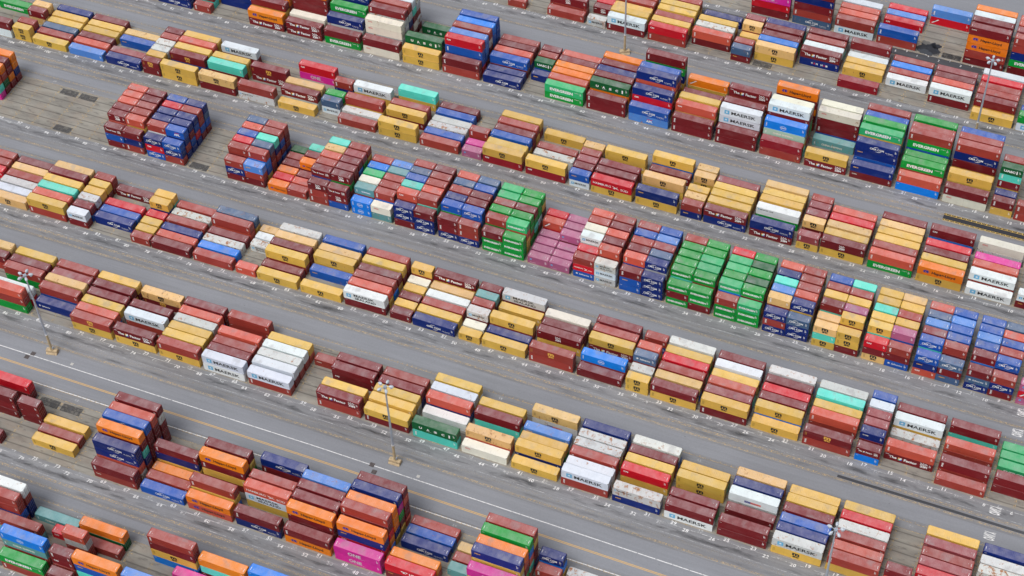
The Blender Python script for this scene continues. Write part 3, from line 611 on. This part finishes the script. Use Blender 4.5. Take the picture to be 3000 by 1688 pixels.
    "b,8;4,21,6,S,T/Y/B/Y,8;4,23,1,S,ym/T/Ym,4;4,23,2,S,y/Y/U,4;4,23,3,S,B/T/B/N,8;4,23,4,S,Y/b/N/U,8;4,23,5,S,b/Y/b/b,8;4,23,6,S,U/T/K/W,8;4,25,1,S,Sc/Nc/Nc,6;4,25,2,S,Nc/Y/w"
    "/G,8;4,25,3,S,r/b/b/G,8;4,25,4,S,b/W/b/B,8;4,25,5,S,b/W/Y/Y,8;4,25,6,S,b/Y/W/Y,8;4,27,1,S,Nc/bv/Nc,4;4,27,2,S,yv/b/w/N,8;4,27,3,S,L/B/B/W,8;4,27,4,S,T/B/b/U,8;4,27,5,S,Nc"
    "/Y/Y/B,8;4,27,6,S,r/B/B/b,8;4,29,1,S,Ee/Ge/Ge,6;4,29,2,S,Ge/B/Y/r,8;4,29,3,S,g/Y/B/K,8;4,29,4,S,G/Y/b/b,8;4,29,5,S,g/w/B/r,8;4,29,6,S,G/w/B/Y,8;4,31,1,S,bv/Ge/Ge,4;4,31,2"
    ",S,Ee/K/Y/Y,8;4,31,3,S,G/r/w/N,8;4,31,4,S,E/G/Y/B,8;4,31,5,S,E/Y/Y/Y,8;4,31,6,S,R/Y/T/r,8;4,33,1,S,Ge/Ge/B,6;4,33,2,S,Ge/b/B/B,8;4,33,3,S,E/Y/b/Y,8;4,33,4,S,E/b/K/Y,8;4,3"
    "3,5,S,G/B/b/B,8;4,33,6,S,G/Y/U/b,8;4,35,1,S,Ge/B/Ge,4;4,35,2,S,Ge/T/Y/T,8;4,35,3,S,G/Y/B/w,8;4,35,4,S,G/T/B/Y,8;4,35,5,S,G/r/B/G,8;4,35,6,S,b/b/K/B,8;4,37,1,S,Nc/Nc/Nc,4;"
    "4,37,2,S,Nc/w/b/b,8;4,37,3,S,S/Y/Y/K,8;4,37,4,S,p/Y/r/Y,8;4,37,5,S,Lc/B/K/b,8;4,37,6,S,U/B/w/K,8;4,39,1,S,Bv/Uq/U,4;4,39,2,S,rv/U/B/Y,8;4,39,3,S,B/b/B/W,8;4,39,4,S,b/B/b/"
    "B,8;4,39,5,S,Uc/b/B/B,8;4,39,6,S,b/Y/Y/G,8;4,41,1,S,wX/WM/wM,4;4,41,2,S,rv/b/b/b,8;4,41,3,S,B/r/Y/B,8;4,41,4,S,r/b/r/b,8;4,41,5,S,Ba/T/w/b,8;4,41,6,S,b/K/B/b,8;4,43,1,S,b"
    "/RH/Uj,4;4,43,2,S,R/U/U,4;4,43,3,S,WM/w/K/w,8;4,43,4,S,C/G/B/N,8;4,43,5,S,b/r/W/W,8;4,43,6,S,r/K/b/w,8;4,45,1,S,Vb,1;4,45,2,S,V,1;4,45,3,S,V,1;4,45,4,S,Vb/B,2;4,45,5,S,V/"
    "B,0;4,45,6,S,V/B,0;4,47,1,S,Vb,1;4,47,2,S,V,1;4,47,3,S,V,1;4,47,4,S,V,1;4,47,5,S,rd/Rd,2;4,47,6,S,R/B,2;4,49,1,S,Ge/Ge/Ge,4;4,49,2,S,Ee/r/Y/Y,8;4,49,3,S,G/G/b/G,8;4,49,4,"
    "S,B/G/T/G,8;4,49,5,S,Ge/G/W/b,8;4,49,6,S,G/Y/B/w,8;4,51,1,S,Bv/Ge/Ge,4;4,51,2,S,bv/G/Y/w,8;4,51,3,S,G/B/T/N,8;4,51,4,S,b/b/G/B,8;4,51,5,S,E/Y/B/Y,8;4,51,6,S,E/N/b/B,8;4,5"
    "3,1,S,bv/bv/Nc,4;4,53,2,S,Uc/U/Y/w,8;4,53,3,S,B/b/W/Y,8;4,53,4,S,B/b/b/b,8;4,53,5,S,U/T/b/B,8;4,53,6,S,S/B/b/T,8;4,55,1,S,B/Bv/Nc,4;4,55,2,S,Uq/G/N/w,8;4,55,3,S,Nc/G/Y/U,"
    "8;4,55,4,S,b/Y/U/W,8;4,55,5,S,Sc/B/Y/N,8;4,55,6,S,r/G/b/Y,8;4,57,1,S,Bf/Nc/Nc,4;4,57,2,S,b/T/B/N,8;4,57,3,S,r/b/B/K,8;4,57,4,S,b/B/Y/K,8;4,57,5,S,b/W/B/b,8;4,57,6,S,B/b/b"
    "/b,8;4,59,1,S,Nc/Nc/B,4;4,59,2,S,ra/b/b/B,8;4,59,3,S,T/T/G/Y,8;4,59,4,S,U/b/b/b,8;4,59,5,S,Sc/Y/b/B,8;4,59,6,S,b/K/b/b,8;4,61,1,S,Co/t,2;4,61,2,S,bv/K/U,4;4,61,3,S,b/b/B,"
    "4;4,61,4,S,b/B/r,0;4,61,5,S,t/Y/b,0;4,61,6,S,L/Y/r,0;4,63,1,S,Kx/Kx,2;4,63,2,S,ts/b/Y,4;4,63,3,S,C/b/W,4;4,63,4,S,E/b/B,4;4,63,5,S,K/b/T,4;4,63,6,S,b/b/b,4;4,65,1,S,Bz/BZ"
    "/U,4;4,65,2,S,BZ/G/b/U,8;4,65,3,S,B/B/Y/b,8;4,65,4,S,B/K/W/N,8;4,65,5,S,p/G/B/b,8;4,65,6,S,b/Y/r/B,8;4,67,1,S,BZ/bv/bv,4;4,67,2,S,Bz/U/G/Y,8;4,67,3,S,b/r/r/B,8;4,67,4,S,r"
    "/w/Y/N,8;4,67,5,S,y/G/B/B,0;4,67,6,S,T/B/K/T,0;4,69,1,S,b,1;4,69,2,S,r,0;4,69,3,S,B,0;4,69,4,S,Oh/B,2;4,69,5,S,B/U,0;4,69,6,S,T/B,0;4,71,1,S,Oh,1;4,71,2,S,R,0;4,71,3,S,O,"
    "0;4,71,4,S,B,0;4,71,5,S,b,0;4,71,6,S,g,0;4,73,1,S,Lq/b/B,4;4,73,2,S,bv/K/U/Y,8;4,73,3,S,S/B/b/B,8;4,73,4,S,T/N/b/N,8;4,73,5,S,b/U/B/U,8;4,73,6,S,b/B/B/N,8;4,75,1,S,bf/Nc/"
    "B,4;4,75,2,S,b/B/B/K,8;4,75,3,S,R/w/N/N,0;4,75,4,S,U/K/w/Y,0;4,75,5,S,r/B/b/b,0;4,75,6,S,S/b/b/w,0;4,81,1,S,Uc/Nc/b,4;4,81,2,S,UA/N/b/N,8;4,81,3,S,N/B/U/N,8;4,81,4,S,N/U/"
    "R/N,8;4,81,5,S,b/b/U/B,8;4,81,6,S,N/S/U/B,8;4,83,1,S,Nc/Ra/Uc,4;4,83,2,S,b/W/Y/U,8;4,83,3,S,N/B/U/B,0;4,83,4,S,N/Y/b/K,0;4,83,5,S,R/B/Y/Y,0;4,83,6,S,U/N/U/B,0;4,85,1,S,B/"
    "N/bv,4;4,85,2,S,rv/Y/Y/B,8;4,85,3,S,b/B/U/N,8;4,85,4,S,b/W/Y/Y,8;4,85,5,S,B/r/b/b,8;4,85,6,S,B/Y/b/r,8;4,87,1,S,Bz/U/B,4;4,87,2,S,BZ/r/Y/T,8;4,87,3,S,B/Y/b/Y,0;4,87,4,S,r"
    "/b/Y/U,0;4,87,5,S,r/G/B/B,0;4,87,6,S,r/b/G/Y,0;4,101,3,S,b/r/T/P,0;4,101,4,S,O/b/g/B,0;4,101,5,S,B/B/O/B,0;4,101,6,S,O/O/N/B,0;5,7,2,L,B/B,2;5,7,4,L,Ee,0;5,7,5,L,E,0;5,7,"
    "6,L,E,0;5,11,1,L,b,1;5,11,2,L,Bv/b,2;5,11,4,L,rv/b,2;5,11,6,L,B/T,2;5,15,2,L,rv/Bz,2;5,15,4,L,w,1;5,15,5,L,WM/Y,2;5,15,6,L,B/B,2;5,17,1,S,Bz/K,3;5,17,2,S,Nf/B/B,4;5,17,3,"
    "S,p/r/b,4;5,17,4,S,p/B/b,4;5,17,5,S,W/r/T,4;5,17,6,S,U/Y/U,4;5,21,1,L,Bm/bv,2;5,21,3,L,rv/b,2;5,21,4,L,Y/r,2;5,21,5,L,T/T,2;5,21,6,L,w/N,2;5,25,1,L,Ym,1;5,25,2,L,Ym/K,2;5"
    ",25,3,L,B/W,2;5,25,4,L,R/T,2;5,25,5,L,B/Y,2;5,25,6,L,w/K,2;5,29,1,L,Ym/Bv,2;5,29,2,L,p/B,2;5,29,3,L,r/T,2;5,29,4,L,Y/Y,2;5,29,5,L,W/B,2;5,29,6,L,B/B,2;5,33,1,L,Bv/Ym,2;5,"
    "33,2,L,y/K,2;5,33,3,L,b/r,2;5,33,4,L,R/W,2;5,33,5,L,Y/G,2;5,33,6,L,w/r,2;5,35,1,S,Ym/Ym,3;5,35,2,S,w/Y,2;5,35,3,S,Sj/b/Y,4;5,35,4,S,r/Y/b,4;5,35,6,S,b/U,2;5,39,1,L,B,1;5,"
    "39,2,L,Kx/b,2;5,39,4,L,Ym/Bz,2;5,39,5,L,b/U,2;5,39,6,L,B/B,2;5,43,1,L,bm/bv,2;5,43,3,L,BZ/Y,2;5,43,4,L,B/B,2;5,43,5,L,C/b,2;5,47,1,L,Ym,1;5,47,2,L,Nq,1;5,47,3,L,Ym/b,2;5,"
    "47,5,L,Y,1;5,47,6,L,wX/B,2;5,49,1,S,Ym,1;5,49,2,S,C,1;5,49,3,S,wM/B,2;5,49,4,S,ba/N,2;5,49,5,S,t/B,2;5,49,6,S,B/Y,2;5,53,1,L,Nc,1;5,53,2,L,Y,1;5,53,3,L,b,1;5,53,4,L,W,0;5"
    ",53,5,L,ym,0;5,53,6,L,Bz/Y,2;5,55,1,S,B,1;5,55,2,S,Y,1;5,55,3,S,B,1;5,55,4,S,Y,1;5,55,5,S,C,1;5,55,6,S,Ym/b,2;5,59,1,L,WX/B,2;5,59,2,L,r/Y,0;5,59,3,L,b/K,0;5,59,4,L,B/Y,0"
    ";5,59,5,L,Y/B,0;5,59,6,L,b/B,0;5,63,1,L,Ym,1;5,63,3,L,Uq,1;5,63,4,L,Ym/Y,2;5,63,5,L,y/T,0;5,63,6,L,U/Y,0;5,67,1,L,Ym,1;5,67,2,L,B,0;5,67,3,L,Ym/b,2;5,67,4,L,B/b,0;5,67,5,"
    "L,y/w,0;5,67,6,L,w/W,0;5,69,1,S,ra,1;5,69,4,S,wX,1;5,69,5,S,W,0;5,69,6,S,y,0;5,73,1,L,bv,1;5,73,2,L,K,0;5,73,3,L,w,0;5,73,4,L,B,0;5,73,5,L,bv/r,2;5,73,6,L,S/Y,0;5,77,1,L,"
    "B,1;5,77,2,L,r,0;5,77,3,L,N,0;5,77,4,L,b,0;5,77,5,L,w,0;5,77,6,L,b,0;5,79,1,S,bv,1;5,79,2,S,Y,1;5,79,3,S,Y,1;5,79,4,S,R,1;5,79,5,S,Ym/N,2;5,79,6,S,Y/T,2;5,83,2,L,Nc,1;5,8"
    "3,3,L,U,0;5,83,4,L,R,0;5,83,6,L,Bz,1;5,85,1,S,WM/B,2;5,85,2,S,B/U,2;5,85,3,S,w/B,2;5,85,4,S,Y/b,2;5,85,5,S,Y/B,2;5,85,6,S,b/b,2;5,89,1,L,Ym/bv,2;5,89,2,L,r/W,0;5,89,3,L,T"
    "/w,0;5,89,4,L,Y/b,0;5,89,5,L,B/b,0;5,89,6,L,y/W,0;5,93,1,L,ym,0;5,93,2,L,W,0;5,93,3,L,w,0;5,93,4,L,b,0;5,93,5,L,y,0;5,93,6,L,B,0;5,97,4,L,R,0;5,97,5,L,b,0;5,97,6,L,b,0;6,"
    "7,4,L,w/B,0;6,7,5,L,w/b,2;6,7,6,L,N/Y,2;6,11,2,L,Ra/w,0;6,11,3,L,p/r,2;6,11,4,L,b/b,2;6,11,5,L,p/N,2;6,11,6,L,Y/b,2;6,13,1,S,B/r/Y,4;6,17,1,L,bv/Y,2;6,17,2,L,r/b,2;6,17,3"
    ",L,b/r,2;6,17,4,L,w/B,2;6,17,5,L,R/B,2;6,17,6,L,Y/Y,2;6,21,1,L,wM/Ym,2;6,21,2,L,Nc/B,2;6,21,3,L,Uc/b,2;6,21,4,L,B/B,2;6,21,5,L,Y/b,2;6,21,6,L,Y/b,2;6,25,1,L,B/B,2;6,25,3,"
    "L,B,1;6,25,4,L,WP/w,2;6,25,5,L,N/Y,2;6,25,6,L,y/r,2;6,29,1,L,B/WM,2;6,29,2,L,B/G,2;6,29,4,L,Ym/Ym,2;6,29,5,L,Y/T,2;6,33,1,L,wl/Nq,2;6,33,3,L,Ra/Y,2;6,33,4,L,Y/Y,2;6,33,5,"
    "L,B/b,2;6,33,6,L,w/U,2;6,37,1,L,WM/bv,2;6,37,2,L,W/w,2;6,37,3,L,bv/b,2;6,37,4,L,w/Y,2;6,37,5,L,w/B,2;6,37,6,L,Nq/U,2;6,41,1,L,Ym,1;6,41,2,L,Ym/N,2;6,41,3,L,Y/G,2;6,41,4,L"
    ",Lq/W,2;6,41,6,L,ym/wP,2;6,45,1,L,Co,1;6,45,2,L,ym/r,2;6,45,4,L,B/T,2;6,45,5,L,Y/b,2;6,49,1,L,gu/Tv,2;6,49,3,L,W,1;6,49,4,L,rv/N,2;6,49,5,L,W/Y,2;6,49,6,L,Y/W,2;6,53,1,L,"
    "Ym/Bv,2;6,53,2,L,Y/b,2;6,53,3,L,Y/w,2;6,53,4,L,B/N,2;6,53,5,L,b/Y,2;6,57,1,L,Bz/bv,2;6,57,2,L,Y/r,2;6,57,4,L,B/Ba,2;6,57,5,L,B/b,2;6,59,5,S,bf,1;6,63,1,L,WM/bv,2;6,63,2,L"
    ",W/B,2;6,63,3,L,w/b,2;6,63,4,L,W/b,2;6,63,5,L,Y/r,2;6,67,1,L,WM/WM,2;6,67,2,L,B/Y,2;6,67,3,L,b/b,2;6,67,4,L,r/Y,2;6,67,6,L,b/b,2;6,71,1,L,bv/Ym,2;6,71,2,L,Y/b,2;6,71,3,L,"
    "Y/B,2;6,71,4,L,w/Y,2;6,71,5,L,r/K,2;6,71,6,L,B/B,2;6,75,1,L,Bz/Ym,2;6,75,3,L,WM/b,2;6,75,4,L,B/U,2;6,75,6,L,ym/Bm,2;6,79,1,L,bm/Ym,2;6,79,2,L,r/K,2;6,79,3,L,Y/w,2;6,79,4,"
    "L,B/B,0;6,79,5,L,B/Y,2;6,79,6,L,Y/B,0;6,83,2,L,Nj,1;6,83,3,L,b/U,2;6,83,4,L,y/W,0;6,83,5,L,p/b,0;6,83,6,L,b/b,0;6,87,1,L,r/b/G,0;6,87,2,L,WM/R,0;6,87,4,L,b/G,2;6,87,5,L,B"
    "/b,0;6,87,6,L,Y/Y,0;6,91,5,L,B/b,0;6,91,6,L,y/B,0;7,33,6,L,w,0;7,35,5,S,bv/B,2;7,35,6,S,Nc/K/Y,4;7,39,2,L,Pn/Y/b/W,8;7,39,3,L,Nq/Y/w/Y/T,16;7,39,4,L,O/r/B/G/b,16;7,39,5,L"
    ",G/K/r/T/r,16;7,39,6,L,b/Y/B/b/N,16;7,41,3,S,t,1;7,41,4,S,b,1;7,41,5,S,y,0;7,45,1,L,Rk/By,2;7,45,2,L,O/b,2;7,45,4,L,Nc,1;7,45,5,L,Uc,1;7,45,6,L,b,1;7,49,1,L,Pn/Pn,2;7,49,"
    "2,L,Oh/Nq/Ra/Y,8;7,49,3,L,bv/B/R/O/K,16;7,49,4,L,O/O/O/N/Y,16;7,49,5,L,N/P/G/B/Y,16;7,49,6,L,B/r/B/B/r,16;7,53,1,L,Bv/Oh,2;7,53,2,L,Oh/B/B/b,8;7,53,3,L,B/B/Y/K,8;7,53,4,L"
    ",B/Y/w/w,8;7,53,5,L,L/N/Y/Y,8;7,57,1,L,Bv/Nc,2;7,57,3,L,rH/WX/Y,4;7,57,4,L,b/B/Y,4;7,57,6,L,Nc/Bv/B,4;7,61,1,L,Oh/rh,2;7,61,2,L,bv/Y/K,4;7,61,4,L,Oh/Bv/Y/b,8;7,61,5,L,B/Y"
    "/G/T,8;7,65,1,L,Uc,1;7,65,2,L,b,1;7,65,3,L,O,0;7,65,4,L,Bv/N/Y,4;7,69,1,L,Bv/bf,2;7,69,2,L,Nc/Nc/r/w,8;7,69,3,L,Oh/B/T/N/b,16;7,69,4,L,Uc/B/B/B/B,16;7,69,5,L,r/B/B/N/B,16"
    ";7,69,6,L,B/w/B/B/B,16;7,75,2,L,Ym,1;7,75,3,L,b,1;7,75,4,L,Y,1;7,77,4,S,B/B/B,6;7,81,1,L,B,0;7,81,4,L,B/B/B,0;7,81,6,L,R/B,2;8,53,6,L,K/Y/G/b,0;8,57,6,L,O/T/B,4;8,59,5,L,"
    "Pn,0;8,61,2,L,L/B/b/Y,0;8,61,6,L,bv/B/Ym/K,8;8,65,2,L,Oh/Uq/T/r,8;8,67,1,S,B/U,2;8,67,2,S,Bv/Ba/b/B,8;8,67,4,S,r/w/b/b,12;8,67,5,L,bv,1;8,67,6,L,O/g,2;8,69,5,S,Ra,0;8,71,"
    "1,L,Ge/bv,2;8,71,2,L,Kx/ts/b/B,8;8,71,6,L,ts,1;8,73,4,L,bv/t,2;8,75,5,L,b/b/U/B,0;8,75,6,L,W/b/N/N,0;8,77,4,L,K/K/B/B,0"
)
# every record: row, slot number painted beside it, lane from the front, length, codes from the top down, level shown as a single thing (bit mask)
ROWN = 'row'
long_n = short_n = 0
stuff = {'L': [], 'S': []}
for rec in DATA.split(';'):
    q = rec.split(',')
    b, s, la = int(q[0]), int(q[1]), int(q[2]); ln = q[3]; codes = q[4].split('/'); mask = int(q[5])
    h = len(codes); z = 0.0
    rnd = random.Random(zlib.crc32(('%d.%d.%d' % (b, s, la)).encode()))
    Lc = 12.192 if ln == 'L' else 6.058
    x0 = XO[b] - P * (s + .83)
    if ln == 'S' and b == 4 and s % 4 == 1: x0 -= .50
    y0 = YB[b] + .8 + 2.9 * (la - 1)
    zc = gz(x0 + Lc / 2); slope = (gz(x0 + Lc) - gz(x0)) / Lc
    for lv in range(1, h + 1):
        code = codes[h - lv]; c = code[0]; mk = code[1] if len(code) > 1 else '.'
        kd = (ln, 's' if ln == 'S' or rnd.random() < .22 else 'h'); H = 2.896 if kd[1] == 'h' else 2.591
        jx, jy = rnd.uniform(-.05, .05), rnd.uniform(-.07, .07)
        loc = (x0 + jx, y0 + jy, zc + z + .012 - slope * Lc / 2); rot = (0, -math.atan(slope), rnd.uniform(-.0016, .0016))
        col = colour(c, (b, s, la, lv)); dark = c in 'BbNRrp'
        if (mask >> (lv - 1)) & 1:
            nm = 'long_container' if ln == 'L' else 'short_container'
            t = bpy.data.objects.new(nm, None); t.empty_display_size = .5; link(t); t.location = loc; t.rotation_euler = rot
            lb = '%s %s container' % (COL[c][2], 'long' if ln == 'L' else 'short')
            if mk in MARKW: lb += ' with ' + (MARKW[mk] if not (mk == 'm' and dark) else 'gold two-line letters')
            lb += ', %s tier of %s lane beside slot %d, %s row from top' % (TIER[h][lv] if h > 1 else 'single', ORD[la], s, ORD[b + 1])
            w_ = lb.split()
            if len(w_) > 16 and mk in MARKW: lb = '%s %s container, %s tier, %s lane, slot %d, %s row from top' % (COL[c][2], 'long' if ln == 'L' else 'short', TIER[h][lv] if h > 1 else 'single', ORD[la], s, ORD[b + 1])
            if len(lb.split()) > 16: lb = lb.replace(' row from top', ' row')
            if len(lb.split()) > 16: lb = lb.replace('the ', '').replace(' tier of', ' tier,').replace('beside ', '')
            tag(t, lb, 'long container' if ln == 'L' else 'short container', 'long containers stacked in rows' if ln == 'L' else 'short containers stacked in rows')
            for me in MESH[kd]:
                o = bpy.data.objects.new(me.name.split('.')[0], me); link(o, t); o.color = col
            if lv == h and c in MARKCOL:
                link(bpy.data.objects.new('roof_marks', RMM[kd]), t)
            link(bpy.data.objects.new('lettering', lettering(mk, kd, dark)), t)
        else:
            stuff[ln].append((kd, loc, rot, col, mk, dark, lv == h and c in MARKCOL))
        z += H + .004
def arr(mbv):
    v = np.array(mbv.v, dtype=np.float32); return v, mbv.f, mbv.m
CH = {}
def chunk(kd, mk, dark, rm):
    k = (kd, mk, dark if mk == 'm' else 0, rm)
    if k not in CH:
        w, r_, f, d = KIND[kd]; vs = []; fs = []; ms = []; n = 0
        lm = lettering(mk, kd, dark); lmb = ([tuple(v.co) for v in lm.vertices], [tuple(p.vertices) for p in lm.polygons], [4 + p.material_index for p in lm.polygons])
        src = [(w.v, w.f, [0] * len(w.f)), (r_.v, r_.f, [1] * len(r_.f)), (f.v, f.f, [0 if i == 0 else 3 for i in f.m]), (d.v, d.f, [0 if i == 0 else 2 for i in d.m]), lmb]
        if rm: q_ = RM[kd]; src.append((q_.v, q_.f, [4] * len(q_.f)))
        for v, ff, mm in src:
            vs += v; fs += [[n + i for i in p] for p in ff]; ms += mm; n += len(v)
        CH[k] = (np.array(vs, dtype=np.float64), np.array([i for p in fs for i in p], dtype=np.int64), np.array([len(p) for p in fs], dtype=np.int64), np.array(ms, dtype=np.int64))
    return CH[k]
for ln, items in stuff.items():
    if not items: continue
    V, LI, LS, MI, PC = [], [], [], [], []; nv = 0
    for kd, loc, rot, col, mk, dark, rm in items:
        v, li, ls, mi = chunk(kd, mk, dark, rm)
        M = np.array(Matrix.Translation(loc) @ Euler(rot).to_matrix().to_4x4()); V.append(v @ M[:3, :3].T + M[:3, 3])
        LI.append(li + nv); LS.append(ls); MI.append(mi); PC.append(np.tile(np.array(col), (len(v), 1))); nv += len(v)
    V = np.concatenate(V); LI = np.concatenate(LI); LS = np.concatenate(LS); MI = np.concatenate(MI); PC = np.concatenate(PC)
    nm = 'long_containers' if ln == 'L' else 'short_containers'
    me = bpy.data.meshes.new(nm); me.vertices.add(len(V)); me.vertices.foreach_set('co', V.astype(np.float32).ravel())
    me.loops.add(len(LI)); me.loops.foreach_set('vertex_index', LI.astype(np.int32))
    me.polygons.add(len(LS)); st_ = np.concatenate([[0], np.cumsum(LS)[:-1]]); me.polygons.foreach_set('loop_start', st_.astype(np.int32)); me.polygons.foreach_set('loop_total', LS.astype(np.int32))
    me.polygons.foreach_set('material_index', MI.astype(np.int32))
    at = me.attributes.new('paint', 'FLOAT_COLOR', 'POINT'); at.data.foreach_set('color', PC.astype(np.float32).ravel())
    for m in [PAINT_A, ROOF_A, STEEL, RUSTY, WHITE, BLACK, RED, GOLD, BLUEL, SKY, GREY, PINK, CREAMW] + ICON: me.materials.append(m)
    me.update(calc_edges=True)
    o = link(bpy.data.objects.new(nm, me))
    tag(o, 'the remaining %s containers of mixed colours, low in the stacks and far off' % ('long' if ln == 'L' else 'short'), 'long container' if ln == 'L' else 'short container', 'long containers stacked in rows' if ln == 'L' else 'short containers stacked in rows', 'stuff')
